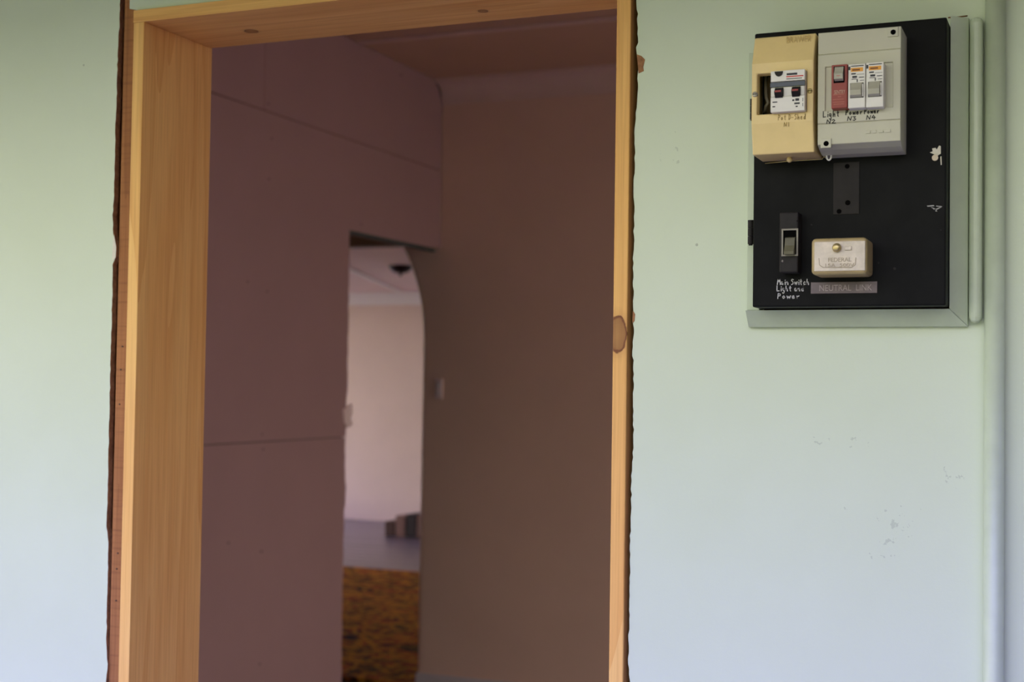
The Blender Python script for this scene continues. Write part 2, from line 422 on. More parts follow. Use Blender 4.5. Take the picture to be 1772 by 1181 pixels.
# cove cornice
cp = [(BWY-.001, 2.705), (BWY-.010, 2.705), (BWY-.013, 2.715)]
cp += [(BWY-.085+.072*math.cos(t), 2.715+.078*math.sin(t)) for t in [math.pi/2*i/8 for i in range(1, 9)]]
cp += [(BWY-.095, 2.796), (BWY-.095, CZ-.001), (BWY-.001, CZ-.001)]
tag(prism_x('trim_1', cp, LWX+.001, RX, M['pale_trim']), 'cove cornice between taupe wall and ceiling', kind='structure')
ce = tag(empty('ceiling', (-.8, 2.2, CZ)), 'dim brownish room ceiling with cover battens', kind='structure')
box('ceiling_sheet', (-2.9, RX+.1, 2.2, BWY+.02, CZ, CZ+.02), M['ceil'], ce)
box('ceiling_sheet', (-2.9, RX+.1, .10, 2.197, CZ, CZ+.02), M['ceil'], ce)
for y0 in (3.425, 2.18, 0.95):
    box('ceiling_batten', (LWX+.002, RX, y0, y0+.030, CZ-.012, CZ-.0005), M['pale_trim'], ce, 0.003)
tag(box('floor', (-2.9, RX+.1, .146, BWY+.005, -.06, -.001), plain('brown_timber_floor', lin(150, 124, 104), 0.35, 0.12, 6)), 'brown floor of the dim room', kind='structure')
# right wall of the room, with an unseen window added to light it
def wall_hole(name, X0, X1, y0, y1, z0, z1, holes, mat, lab):
    bs = []; cur = y0
    for (a, b, c, d) in sorted(holes):
        bs += [(X0, X1, cur, a, z0, z1), (X0, X1, a, b, z0, c), (X0, X1, a, b, d, z1)]; cur = b
    bs.append((X0, X1, cur, y1, z0, z1))
    return tag(boxes(name, bs, mat), lab, kind='structure')
WR = (2.1, 4.0, 0.35, 2.55)
wall_hole('wall_right', RX, RX+.12, .146, BWY+.1, -.06, CZ+.02, [WR], M['taupe'], 'taupe side wall with an added wide window for light')
GX0, GX1, GZ0, GZ1 = 1.06, 3.35, 0.05, 2.74
tag(boxes('wall_front_right', [(.9855, GX0, 0, .145, -.15, 2.9), (GX1, RX+.12, 0, .145, -.15, 2.9), (GX0, GX1, 0, .145, -.15, GZ0), (GX0, GX1, 0, .145, GZ1, 2.9)], M['mint']), 'mint wall beyond the porch end with an added wide opening for light', kind='structure')
gd = tag(empty('added_window_1', (1.9, .07, GZ0)), 'added white framed opening that lets light into the dim room', kind='structure')  # unseen opening added to send daylight onto the back wall
for bx in ((GX0, GX0+.05, .04, .10, GZ0, GZ1), (GX1-.05, GX1, .04, .10, GZ0, GZ1), (GX0+.05, GX1-.05, .04, .10, GZ0, GZ0+.05), (GX0+.05, GX1-.05, .04, .10, GZ1-.05, GZ1), (1.91, 1.96, .05, .09, GZ0+.05, GZ1-.05)):
    box('window_frame', bx, M['trimw'], gd)
def window(name, X, w, lab):
    a, b, c, d = w; e = tag(empty(name, (X, (a+b)/2, c)), lab, kind='structure')
    for bx in ((X-.03, X+.03, a, a+.045, c, d), (X-.03, X+.03, b-.045, b, c, d), (X-.03, X+.03, a+.045, b-.045, c, c+.045),
               (X-.03, X+.03, a+.045, b-.045, d-.045, d), (X-.02, X+.02, (a+b)/2-.02, (a+b)/2+.02, c+.045, d-.045)):
        box('window_frame', bx, M['trimw'], e)

window('added_window_3', RX+.06, WR, 'added white framed side window lighting the dim room')

# ------------------------------------------------------------------ setting: hall behind the partition
tag(box('ceiling_hall', (-5.1, LWX-.098, .0, BWY+.02, CZ, CZ+.03), M['ceil']), 'ceiling of the hall behind the partition', kind='structure')
tag(boxes('wall_hall', [(-5.1, -5.0, .0, BWY, -.06, CZ), (-5.0, -4.2, .0, .145, -.15, 2.9)], M['taupe']), 'hall wall behind the partition', kind='structure')
tag(box('floor_hall', (-5.0, -2.9, .146, BWY+.005, -.06, -.001), plain('brown_hall_floor', lin(130, 106, 92), 0.4, 0.1, 6)), 'brown floor of the hall behind the partition', kind='structure')

# ------------------------------------------------------------------ setting: rooms beyond the arch
MY, FY, FZ = 6.86, 11.21, 2.36
tag(box('ceiling_middle', (-7.3, RX+.1, BWY+.1, MY+.1, CZ, CZ+.03), M['farceil']), 'ceiling over the room behind the arch', kind='structure')
tag(box('wall_bulkhead', (-9.6, RX+.1, MY, MY+.12, FZ, CZ+.03), M['bulk']), 'brown bulkhead beam beyond the arch', kind='structure')
tag(box('ceiling_far', (-9.6, RX+.1, MY+.12, FY+.1, FZ, FZ+.03), M['farceil']), 'pale pinkish ceiling of the far room', kind='structure')
tag(boxes('wall_far', [(-9.6, -4.6, FY, FY+.1, -.05, FZ), (-3.2, RX+.1, FY, FY+.1, -.05, FZ), (-4.6, -3.2, FY, FY+.1, -.05, .7), (-4.6, -3.2, FY, FY+.1, 1.9, FZ)], M['farw']), 'pale cream end wall of the far room', kind='structure')
fw = tag(empty('added_window_5', (-3.9, FY+.05, .7)), 'added white framed window brightening the far room', kind='structure')  # unseen window added to brighten the far ceiling
for bx in ((-4.6, -4.55, FY+.02, FY+.08, .7, 1.9), (-3.25, -3.2, FY+.02, FY+.08, .7, 1.9), (-4.55, -3.25, FY+.02, FY+.08, .7, .75), (-4.55, -3.25, FY+.02, FY+.08, 1.85, 1.9)):
    box('window_frame', bx, M['trimw'], fw)
cf = [(FY-.001, FZ-.125), (FY-.012, FZ-.125), (FY-.018, FZ-.11), (FY-.06, FZ-.03), (FY-.10, FZ-.012), (FY-.10, FZ-.001), (FY-.001, FZ-.001)]
tag(prism_x('trim_2', cf, -9.5, RX, plain('bright_white_cornice_paint', lin(250, 236, 236), 0.5)), 'white cornice on the far room wall', kind='structure')
WM = (4.9, 6.2, 0.8, 2.1)
wall_hole('wall_middle_left', -7.3, -7.2, BWY, MY+.1, -.05, CZ, [WM], M['farw'], 'side wall of the room behind the arch')
WF = (7.2, 10.9, 0.2, 2.25)
wall_hole('wall_far_left', -8.4, -8.3, MY, FY+.1, -.05, FZ+.05, [WF], M['farw'], 'window wall of the far room')
window('window_2', -8.35, WF, 'white framed window of the far room')
tag(boxes('wall_far_right', [(RX, RX+.1, BWY, FY+.1, -.05, CZ+.03)], M['farw']), 'right side wall of the far rooms', kind='structure')
def floor_boards():
    mt, nt, b = new_mat('grey_glossy_floorboards')
    v = mapped(nt, (0.25, 3.0, 1)); n = noise(nt, v, 3.0, 4, 0.6)
    nt.links.new(ramp(nt, n, [(0.3, lin(96, 86, 94)), (0.7, lin(136, 126, 134))]), b.inputs['Base Color'])
    b.inputs['Roughness'].default_value = 0.28; return mt
ff = tag(empty('floor_far', (-5, 9.5, -.01)), 'grey glossy board floor of the far room', kind='structure')
FB = floor_boards(); yy = 7.6; base_me = None
while yy < FY:
    o = box('floor_board', (-9.5, RX, yy+.004, min(yy+.196, FY), -.03, 0.0), FB, ff, 0.003, 1); yy += .2
tag(box('floor_middle', (-7.3, RX, BWY+.003, 7.6, -.06, -.012), plain('brown_subfloor', lin(110, 90, 78), 0.7)), 'floor under the patterned carpet', kind='structure')

window('added_window_4', -7.25, WM, 'added white framed window lighting the room behind the arch')  # unseen window added to light the carpet
# cover batten on the far ceiling
q0, q1 = Vector((-5.30, 7.45, FZ)), Vector((-6.46, 10.90, FZ))
dd = (q1-q0).normalized(); nn = Vector((-dd.y, dd.x, 0))*.03
bm = bmesh.new()
lo = [bm.verts.new(p+Vector((0, 0, -.014))) for p in (q0+nn, q1+nn, q1-nn, q0-nn)]; hi = [bm.verts.new(p+Vector((0, 0, -.0005))) for p in (q0+nn, q1+nn, q1-nn, q0-nn)]
bm.faces.new(lo); bm.faces.new(list(reversed(hi)))
for i in range(4): bm.faces.new((lo[i], hi[i], hi[(i+1) % 4], lo[(i+1) % 4]))
tag(from_bm('trim_3', bm, plain('white_ceiling_batten', lin(252, 240, 240), 0.5)), 'pale cover strip running across the far ceiling', kind='structure')

# patterned carpet
def carpet_mat():
    mt, nt, b = new_mat('brown_gold_patterned_carpet')
    v = mapped(nt); v1 = mapped(nt, (1.0, 1.3, 1))
    n1 = noise(nt, v1, 5.5, 4, 0.62, 1.2); n2 = noise(nt, mapped(nt, (1, 1, 1), (3, 7, 0)), 8.0, 3, 0.6, 0.8)
    c = ramp(nt, n1, [(0.36, lin(40, 24, 14)), (0.44, lin(140, 76, 22)), (0.50, lin(228, 160, 36)), (0.56, lin(170, 104, 26)), (0.64, lin(60, 52, 18))])
    c = mixc(nt, ramp(nt, n2, [(0.55, (0, 0, 0, 1)), (0.62, (0.6, 0.6, 0.6, 1))]), c, lin(186, 74, 32))
    c = mixc(nt, ramp(nt, n2, [(0.36, (0.75, 0.75, 0.75, 1)), (0.46, (0, 0, 0, 1))]), c, lin(54, 60, 20))
    nt.links.new(c, b.inputs['Base Color']); b.inputs['Roughness'].default_value = 0.95; b.inputs['Specular IOR Level'].default_value = 0.1
    bump(nt, b, noise(nt, v, 160, 2), 0.5, 0.004); return mt
bm = bmesh.new(); add_box(bm, -7.1, -1.2, BWY+.13, 7.885, -.011, 0.010, 0.005, 2)
tag(from_bm('patterned_carpet', bm, carpet_mat()), 'brown and gold patterned carpet seen through the arch', 'carpet')

# ------------------------------------------------------------------ outside: porch roof, porch floor, lawn
tag(prism_x('porch_roof', [(-0.001, 2.34), (-0.001, 2.28), (-0.85, 1.985), (-0.85, 2.045)], -5.0, 0.95, plain('weathered_white_porch_lining', lin(206, 202, 190), 0.7)), 'white lined porch roof above the wall', kind='structure')
tag(box('porch_floor', (-5.0, 4.0, -2.2, -.001, -.25, -.15), plain('weathered_porch_boards', lin(112, 100, 84), 0.8)), 'grey porch floor along the wall', kind='structure')
tag(box('roof', (-9.8, 3.7, -.0, 11.4, 2.92, 2.98), plain('grey_sheet_roof', lin(130, 130, 130), 0.6)), 'flat roof over the house', kind='structure')
tag(box('wall_porch_shade', (0.95, 1.03, -5.0, -.001, -.15, 2.1), plain('dark_stained_boards', lin(92, 78, 62), 0.7)), 'added unseen wall that shades the switchboard side', kind='structure')  # unseen wall added to block light from the right
def sky_block_hedge(name, x0, x1, y0, y1, h, lab):
    bm = bmesh.new(); add_box(bm, x0, x1, y0, y1, -.4, h)
    bmesh.ops.subdivide_edges(bm, edges=bm.edges, cuts=18, use_grid_fill=True)
    for v in bm.verts: v.co += Vector((random.uniform(-.25, .25), random.uniform(-.25, .25), random.uniform(-.2, .2)))
    tag(from_bm(name, bm, M['sky_block_hedge']), lab, kind='structure')
M['sky_block_hedge'] = plain('leafy_green_hedge', lin(104, 122, 46), 0.9, 0.3, 3)
sky_block_hedge('sky_block_hedge', -14, 16, -11.5, -10, 2.7, 'added unseen greenery blocking low sky across the lawn')  # unseen greenery added to cut off the low sky
def lawn():
    mt, nt, b = new_mat('sunny_green_lawn'); v = mapped(nt)
    nt.links.new(ramp(nt, noise(nt, v, 2.0, 5, 0.6), [(0.3, lin(116, 118, 56)), (0.7, lin(144, 144, 74))]), b.inputs['Base Color'])
    b.inputs['Roughness'].default_value = 0.95; return mt
tag(box('lawn', (-60, 60, -60, 60, -.5, -.4), lawn()), 'green lawn around the house', kind='structure')

# ================================================================== switchboard on the green wall
PF = -0.050                                        # front plane of the black board
M['black'] = plain('satin_black_board', lin(22, 22, 21), 0.5, 0.25, 26, spec=0.07)
M['black_plastic'] = plain('dusty_black_plastic', lin(38, 35, 33), 0.5, 0.2, 90, spec=0.15)
M['hole'] = plain('black_screw_hole', lin(9, 8, 8), 0.9, spec=0.03)
M['cream'] = plain('yellowed_cream_plastic', lin(226, 200, 138), 0.45, 0.05, 30)
M['cream_dark'] = plain('shaded_box_interior', lin(96, 78, 50), 0.8)  # shade inside the box put into a darker cream
M['ivory'] = plain('pale_grey_ivory_plastic', lin(190, 187, 164), 0.42, 0.03, 30)
M['white_pl'] = plain('white_moulded_plastic', lin(222, 218, 208), 0.38, 0.03, 60)
M['grey_pl'] = plain('grey_toggle_plastic', lin(172, 168, 150), 0.4, 0.05, 60)
M['red_pl'] = plain('brick_red_plastic', lin(142, 52, 40), 0.45, 0.08, 60)
M['red'] = plain('bright_red_marker', lin(196, 52, 48), 0.5)
M['orange'] = plain('orange_printed_label', lin(226, 158, 50), 0.5, 0.08, 300)
M['ink'] = plain('dark_printed_ink', lin(52, 52, 56), 0.7)
M['blueblack'] = plain('blue_black_plastic_bar', lin(54, 62, 76), 0.35)
M['marker'] = plain('black_marker_pen', lin(42, 42, 38), 0.7)
M['pencil'] = plain('faded_brown_pen', lin(158, 132, 76), 0.8)
M['white_ink'] = plain('white_pencil_writing', lin(206, 204, 198), 0.8)
M['brass'] = plain('tarnished_brass', lin(190, 172, 116), 0.38, 0.12, 120, metal=0.75)
M['steel'] = plain('dull_screw_steel', lin(178, 172, 158), 0.42, 0.1, 120, metal=0.8)
M['beige'] = plain('stained_beige_bakelite', lin(166, 146, 98), 0.4, 0.14, 55)
M['bone'] = plain('worn_bone_white_plate', lin(206, 194, 172), 0.45, 0.16, 90)
M['label_grey'] = plain('grey_pink_engraved_label', lin(104, 90, 90), 0.45, 0.2, 60)
M['wire'] = plain('grey_cable_sheath', lin(120, 112, 96), 0.5)
M['rust'] = plain('rusty_brown_crack', lin(120, 78, 40), 0.85, 0.3, 200)

def R4(tl, tr, bl, br, Y):
    a, b, c, d = at(*tl, Y), at(*tr, Y), at(*bl, Y), at(*br, Y)
    return (a.x+c.x)/2, (b.x+d.x)/2, (c.z+d.z)/2, (a.z+b.z)/2

def slab(name, px, Y, back, mat, parent, bev=0.0004, seg=2):
    """box whose front face covers the pixel rectangle (x0, y0, x1, y1) on plane Y"""
    x0, x1, z0, z1 = rect(*px, Y)
    return box(name, (x0, x1, Y, back, z0, z1), mat, parent, bev, seg)

def disc(name, x, y, rpx, Y, back, mat, parent, n=20):
    p = at(x, y, Y); r = (at(x+rpx, y, Y)-p).length
    bm = bmesh.new(); add_cyl(bm, (p.x, Y, p.z), r, back-Y, 'Y', n)
    return from_bm(name, bm, mat, parent)

def cover(name, x0, x1, prof, ybase, hole, mat, parent, bev=0.0012, hdepth=0.004):
    """moulded cover: profile rows (z, Y) from top to bottom, with an opening hole=(xa, xb, row_a, row_b)"""
    xa, xb, ra, rb = hole
    xs = [x0, xa, xb, x1]; bm = bmesh.new()
    V = [[bm.verts.new((x, y, z)) for x in xs] for z, y in prof]
    n = len(prof)
    for i in range(n-1):
        for j in range(3):
            if j == 1 and ra <= i < rb: continue
            bm.faces.new((V[i][j], V[i][j+1], V[i+1][j+1], V[i+1][j]))
    ring = [V[0][j] for j in range(4)] + [V[i][3] for i in range(1, n)] + [V[n-1][j] for j in (2, 1, 0)] + [V[i][0] for i in range(n-2, 0, -1)]
    Bk = [bm.verts.new((v.co.x, ybase, v.co.z)) for v in ring]
    for i in range(len(ring)):
        k = (i+1) % len(ring); bm.faces.new((ring[i], Bk[i], Bk[k], ring[k]))
    hr = [V[ra][1], V[ra][2]] + [V[i][2] for i in range(ra+1, rb+1)] + [V[rb][1]] + [V[i][1] for i in range(rb-1, ra, -1)]
    Hk = [bm.verts.new((v.co.x, v.co.y+hdepth, v.co.z)) for v in hr]
    for i in range(len(hr)):
        k = (i+1) % len(hr); bm.faces.new((hr[i], hr[k], Hk[k], Hk[i]))
    o = from_bm(name, bm, mat, parent)
    m_ = o.modifiers.new('bevel', 'BEVEL'); m_.width = bev; m_.segments = 2; m_.limit_method = 'ANGLE'; m_.angle_limit = R(35)
    return o

# ---- stroke lettering (hand written)
G = {
 'L': [[(.1, 1), (.08, 0), (.7, .05)]], 'P': [[(.1, 0), (.2, 1), (.65, .85), (.6, .55), (.18, .48)]],
 'M': [[(0, 0), (.2, 1), (.45, .45), (.8, 1), (.85, 0)]], 'S': [[(.7, .9), (.3, 1), (.1, .75), (.55, .5), (.6, .15), (.1, .02)]],
 'N': [[(.05, 0), (.2, 1), (.65, .05), (.85, 1)]], 'D': [[(.15, 0), (.2, 1), (.65, .8), (.7, .3), (.15, 0)]],
 'a': [[(.6, .5), (.25, .55), (.1, .2), (.3, 0), (.6, .3), (.6, .55), (.65, 0)]],
 'i': [[(.3, .5), (.3, 0)], [(.3, .78), (.34, .84)]], 'n': [[(.1, .5), (.12, 0), (.15, .35), (.4, .55), (.55, .4), (.58, 0)]],
 'w': [[(.05, .5), (.2, 0), (.4, .45), (.6, 0), (.8, .55)]], 't': [[(.35, .95), (.33, .1), (.5, 0)], [(.1, .6), (.6, .65)]],
 'c': [[(.6, .45), (.35, .55), (.1, .3), (.25, 0), (.6, .1)]], 'h': [[(.15, 1), (.12, 0), (.2, .35), (.45, .5), (.55, .35), (.58, 0)]],
 'g': [[(.55, .5), (.25, .55), (.12, .3), (.3, .08), (.55, .3), (.55, .5), (.58, -.3), (.35, -.45), (.1, -.3)]],
 'd': [[(.55, .4), (.3, .5), (.1, .2), (.3, 0), (.55, .2), (.62, 1), (.6, 0)]], 'o': [[(.35, .55), (.1, .3), (.3, 0), (.6, .25), (.35, .55)]],
 'e': [[(.12, .28), (.55, .33), (.45, .55), (.2, .5), (.1, .2), (.3, 0), (.6, .1)]], 'r': [[(.15, .5), (.18, 0), (.22, .35), (.6, .52)]],
 's': [[(.5, .5), (.2, .5), (.2, .3), (.5, .2), (.4, 0), (.1, .03)]], '-': [[(.1, .4), (.6, .42)]], '1': [[(.35, 1), (.32, 0)]],
 '2': [[(.1, .8), (.4, 1), (.6, .75), (.1, .05), (.75, .05)]], '3': [[(.1, .95), (.6, .9), (.3, .55), (.65, .3), (.4, 0), (.1, .1)]],
 '4': [[(.4, 1), (.1, .4), (.75, .42)], [(.55, .75), (.5, 0)]], 'B': [[(.15, 0), (.15, 1), (.6, .85), (.5, .55), (.15, .5), (.65, .4), (.6, .05), (.15, 0)]],
 'R': [[(.1, 0), (.12, 1), (.6, .85), (.5, .55), (.12, .48), (.7, 0)]], 'A': [[(.05, 0), (.4, 1), (.75, 0)], [(.2, .35), (.62, .35)]],
 'W': [[(.02, 1), (.25, 0), (.45, .7), (.65, 0), (.9, 1)]], 'E': [[(.65, 1), (.12, 1), (.1, 0), (.68, 0)], [(.1, .52), (.55, .52)]], ' ': []}
def handwrite(name, text, x0, y0, adv, h, Y, wpx, mat, parent, slope=0.0):
    """pen strokes as thin flat ribbons; (x0, y0) is the baseline start in photo pixels"""
    bm = bmesh.new(); x = x0
    for ch in text:
        for st in G[ch]:
            P = []
            for gx, gy in st:
                px = x + gx*adv; py = y0 + (px-x0)*slope - gy*h
                P.append(at(px, py, Y))
            hw = (at(x0+wpx/2, y0, Y)-at(x0, y0, Y)).length
            for a, b in zip(P, P[1:]):
                d = (b-a); d.y = 0
                if d.length < 1e-6: continue
                d.normalize(); nrm = Vector((-d.z, 0, d.x))*hw; a2 = a-d*hw*.7; b2 = b+d*hw*.7
                q = [a2+nrm, b2+nrm, b2-nrm, a2-nrm]
                t = [bm.verts.new((p.x, Y, p.z)) for p in q]; u = [bm.verts.new((p.x, Y+.0003, p.z)) for p in q]
                bm.faces.new(t)
                for i in range(4): bm.faces.new((t[i], u[i], u[(i+1) % 4], t[(i+1) % 4]))
        x += adv*(0.55 if ch in 'i1' else 0.5 if ch == ' ' else 1.0)
    return from_bm(name, bm, mat, parent)

def letters(name, text, x0, x1, ytop, ybot, Y, mat, parent, ext=0.0003, bold=0.0):
    cu = bpy.data.curves.new(name, 'FONT'); cu.body = text; cu.size = 1.0; cu.extrude = 0; cu.offset = bold
    t = bpy.data.objects.new(name, cu); COL.objects.link(t); bpy.context.view_layer.update()
    me = bpy.data.meshes.new_from_object(t); bpy.data.objects.remove(t)
    xs = [v.co.x for v in me.vertices]; ys = [v.co.y for v in me.vertices]
    X0, X1, Z0, Z1 = rect(x0, ytop, x1, ybot, Y)
    for v in me.vertices:
        v.co = Vector((X0+(v.co.x-min(xs))/(max(xs)-min(xs))*(X1-X0), Y, Z0+(v.co.y-min(ys))/(max(ys)-min(ys))*(Z1-Z0)))
    o = link(name, me, mat, parent)
    s_ = o.modifiers.new('thick', 'SOLIDIFY'); s_.thickness = ext; s_.offset = 0
    return o

# ---- frame of the switchboard: painted mouldings on the wall
bx0, bx1, bz0, bz1 = R4((1304, 59), (1637, 29), (1304, 530), (1638, 531), PF)
pb = at(1490, 533, PF)
base = ((bx0+bx1)/2, 0, bz0)
fr = tag(empty('timber_surround', base), 'mint green painted timber moulding around the lower and right edge of the black switchboard', 'surround')
ix0, ix1, iz0, iz1 = at(1303, 300, -.02).x, at(1644, 300, -.02).x, at(1490, 536, -.02).z, at(1655, 27, -.02).z
ox1, oz0, ox0 = at(1676, 300, -.006).x, at(1490, 566, -.006).z, at(1297, 300, -.008).x
def hexa(name, f4, mat, parent):
    """quad front face f4 (x, y, z) extruded back to the wall"""
    bm = bmesh.new(); a = [bm.verts.new(p) for p in f4]; b = [bm.verts.new((p[0], -0.0002, p[2])) for p in f4]
    bm.faces.new(a); bm.faces.new(list(reversed(b)))
    for i in range(4): bm.faces.new((a[i], b[i], b[(i+1) % 4], a[(i+1) % 4]))
    o = from_bm(name, bm, mat, parent)
    m_ = o.modifiers.new('bevel', 'BEVEL'); m_.width = 0.0006; m_.segments = 2
    return o
hexa('moulding', [(ox0, -.022, iz0), (ix1, -.022, iz0), (ox1, -.007, oz0), (ox0, -.007, oz0)], M['mint_trim'], fr)
hexa('moulding', [(ix1, -.022, iz0+.0003), (ix1, -.022, iz1), (ox1, -.007, iz1), (ox1, -.007, oz0+.0003)], M['mint_trim'], fr)
hexa('moulding', [(ox0, -.016, iz0+.0003), (ox0, -.016, iz1-.02), (bx0-.0003, -.016, iz1-.02), (bx0-.0003, -.016, iz0+.0003)], M['mint_trim'], fr)
box('backing_board', (bx0+.0035, ix1-.0005, -.011, -.0003, iz0+.0005, bz1-.002), M['cavity'], fr)
p0, p1 = at(1641, 30.5, -.0195), at(1674, 27.5, -.0085)
tube('paint_crack', [(p0.x, -.0195, p0.z), ((p0.x+p1.x)/2, -.014, (p0.z+p1.z)/2-.0004), (p1.x, -.0085, p1.z)], 0.0007, M['rust'], fr, 6)

# ---- vertical batten and conduit right of the frame
b0, b1 = at(1677, 300, -.014).x, at(1701.5, 300, -.004).x
zt, zb = at(1690, 29, -.012).z, at(1690, 559, -.012).z
bm = bmesh.new(); add_box(bm, b0, b1, -.016, -.0002, zb, zt, 0.0062, 6)
tag(from_bm('cover_batten', bm, M['mint_trim'], None, False), 'narrow round edged green batten between switchboard frame and conduit', 'batten')
cx0, cx1 = at(1703, 600, -.010).x, at(1739, 600, -.010).x
bm = bmesh.new(); add_cyl(bm, ((cx0+cx1)/2, -(cx1-cx0)/2-.0002, -0.14), (cx1-cx0)/2, 2.0, 'Z', 32)
tag(from_bm('conduit_pipe', bm, M['mint_trim'], None, True), 'round green painted conduit running the full wall height', 'pipe')

# ---- black board
sb = tag(empty('switchboard', base), 'black hinged switchboard panel with white handwriting and chipped paint', 'switchboard')
box('board', (bx0, bx1, PF, -.0115, bz0, bz1), M['black'], sb, 0.0016, 2)
def hinge(x0, x1, y0, y1, Y):
    e = empty('hinge', at((x0+x1)/2, y1, Y), sb)
    X0, X1, Z0, Z1 = rect(x0, y0, x1, y1, Y); r = (X1-X0)/2; n = 3; dz = (Z1-Z0)/n
    for i in range(n):
        bm = bmesh.new(); add_cyl(bm, ((X0+X1)/2, Y, Z0+i*dz+.0003), r, dz-.0006, 'Z', 14); from_bm('knuckle', bm, M['black_plastic'], e)
    bm = bmesh.new(); add_cyl(bm, ((X0+X1)/2, Y, Z0-.0012), r*.7, .0012, 'Z', 12); from_bm('hinge_pin', bm, M['black_plastic'], e)
    box('hinge_leaf', (X1-.002, bx0+.0002, Y, Y+.001, Z0, Z1), M['black_plastic'], e)
hinge(1294, 1304, 381, 423, -.030)
hinge(1298, 1303.5, 171, 207, -.026)
pt = slab('old_cover_strip', (1442, 281, 1487, 371), PF-.0008, PF+.0002, plain('faded_dark_grey_strip', lin(43, 40, 38), 0.5, 0.15, 60, spec=0.1), sb, 0.0003)
for x, y, r in ((1466, 288, 4.2), (1467, 351, 4.6), (1452, 366, 4.2)):
    disc('screw_hole', x, y, r, PF-.0010, PF-.0007, M['hole'], pt)
disc('screw', 1618, 273, 5.5, PF-.0022, PF+.0002, plain('painted_cream_screw', lin(206, 190, 160), 0.5), sb)
flake('paint_chip', [(1609, 264), (1614, 262), (1613, 257), (1619, 256), (1621, 259), (1625, 252), (1628, 253), (1628, 266), (1622, 270), (1618, 268)], PF-.0003, .0004, M['torn_paper'], sb)
flake('paint_chip', [(1627, 272), (1629, 270), (1629.5, 285), (1628, 286)], PF-.0003, .0004, M['torn_paper'], sb)
gs = plain('grey_scratch', lin(150, 148, 144), 0.7)
for q in ([(1604, 356), (1616, 355), (1617, 357), (1605, 358)], [(1610, 358), (1618, 361), (1622, 366), (1619, 366), (1614, 361)], [(1616, 363), (1628, 358), (1629, 359), (1618, 365)], [(1620, 356), (1630, 357), (1630, 358.5), (1620, 357.5)]):
    flake('scratch', q, PF-.0003, .0004, gs, sb)
for x, y, r in ((1628, 398, 1.2), (1404, 389, 1.5), (1548, 465, 2.5), (1520, 455, 1.5)):
    disc('pock_mark', x, y, r, PF-.0003, PF+.0001, M['black_plastic'], sb, 8)
handwrite('handwriting', 'Main Switch', 1345, 493, 5.9, 9.5, PF-.0004, 1.3, M['white_ink'], sb)
handwrite('handwriting', 'Light and', 1344, 504, 6.0, 9.0, PF-.0004, 1.3, M['white_ink'], sb)
handwrite('handwriting', 'Power', 1345, 517, 8.2, 9.0, PF-.0004, 1.3, M['white_ink'], sb)

# ---- cream breaker box
def zc(x, y, Y): return at(x, y, Y).z
CF = -.100
cb = tag(empty('breaker_box', at(1355, 281, PF)), 'yellowed cream breaker box at the top left of the black board', 'breaker box')
x0 = at(1300.5, 160, CF).x; x1 = at(1407.5, 160, CF).x
prof = [(zc(1355, 62, -.088), -.088), (zc(1355, 107, CF), CF), (zc(1352, 125, CF), CF), (zc(1352, 196, CF), CF), (zc(1355, 212, CF), CF), (zc(1355, 266, -.093), -.093)]
cover('cover', x0, x1, prof, PF-.0002, (at(1310, 160, CF).x, at(1396, 160, CF).x, 2, 3), M['cream'], cb, 0.0012, 0.012)
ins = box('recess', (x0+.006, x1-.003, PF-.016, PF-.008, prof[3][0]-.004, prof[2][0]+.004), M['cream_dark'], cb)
tube('cable', [at(1325, 150, -.072)+Vector((0, 0, .012)), at(1325, 160, -.074), at(1326, 170, -.078), at(1329, 178, -.080), at(1325, 184, -.078), at(1323, 196, -.074)], 0.0016, M['wire'], cb)
box('rail', (at(1311, 180, -.07).x, at(1326, 180, -.07).x, -.070, -.067, prof[3][0]-.002, prof[3][0]+.006), M['steel'], cb)
def screw_at(x, y, r, Y, parent, mat):
    p = at(x, y, Y); rr = (at(x+r, y, Y)-p).length
    s = lathe('screw', (p.x, Y, p.z), [(0, 0), (rr*.7, .0001), (rr, .0008), (rr, .004)], mat, parent)
    bm = bmesh.new(); add_box(bm, p.x-rr*.8, p.x+rr*.8, Y-.0002, Y+.0004, p.z-rr*.14, p.z+rr*.14)
    from_bm('screw_slot', bm, M['hole'], s)
screw_at(1306, 163, 4.5, CF-.0015, cb, M['steel'])
screw_at(1401, 157, 4.5, CF-.0015, cb, M['brass'])
letters('embossed_mark', 'BRAWER', 1361, 1404, 62, 74, -.0915, plain('faint_embossed_cream', lin(188, 160, 96), 0.5), cb, 0.0004)
handwrite('handwriting', 'Pot D-Shed', 1346, 208, 5.2, 9, CF-.0004, 0.9, M['pencil'], cb, -.04)
handwrite('handwriting', 'N1', 1356, 219, 6.5, 7, CF-.0002, 0.9, M['pencil'], cb, -.04)
# seal under the box
p = at(1367, 277, PF-.018)
lathe('seal_bead', (p.x, PF-.02, p.z), [(0, -.0022), (.002, -.0016), (.0030, 0), (.002, .0016), (0, .0022)], M['cream'], cb)
tube('seal_wire', [at(1324, 283, PF-.004), at(1366, 279, PF-.016), at(1423, 276, PF-.010), at(1425, 272, PF-.014), at(1431, 272, PF-.017)], 0.0004, M['brass'], cb, 6)
rg = at(1434.5, 271, PF-.018)
ring = [(rg.x+.0022*math.cos(t), PF-.018, rg.z+.0036*math.sin(t)) for t in [2*math.pi*i/20 for i in range(21)]]
tube('seal_ring', ring, 0.0009, M['white_pl'], cb, 8)
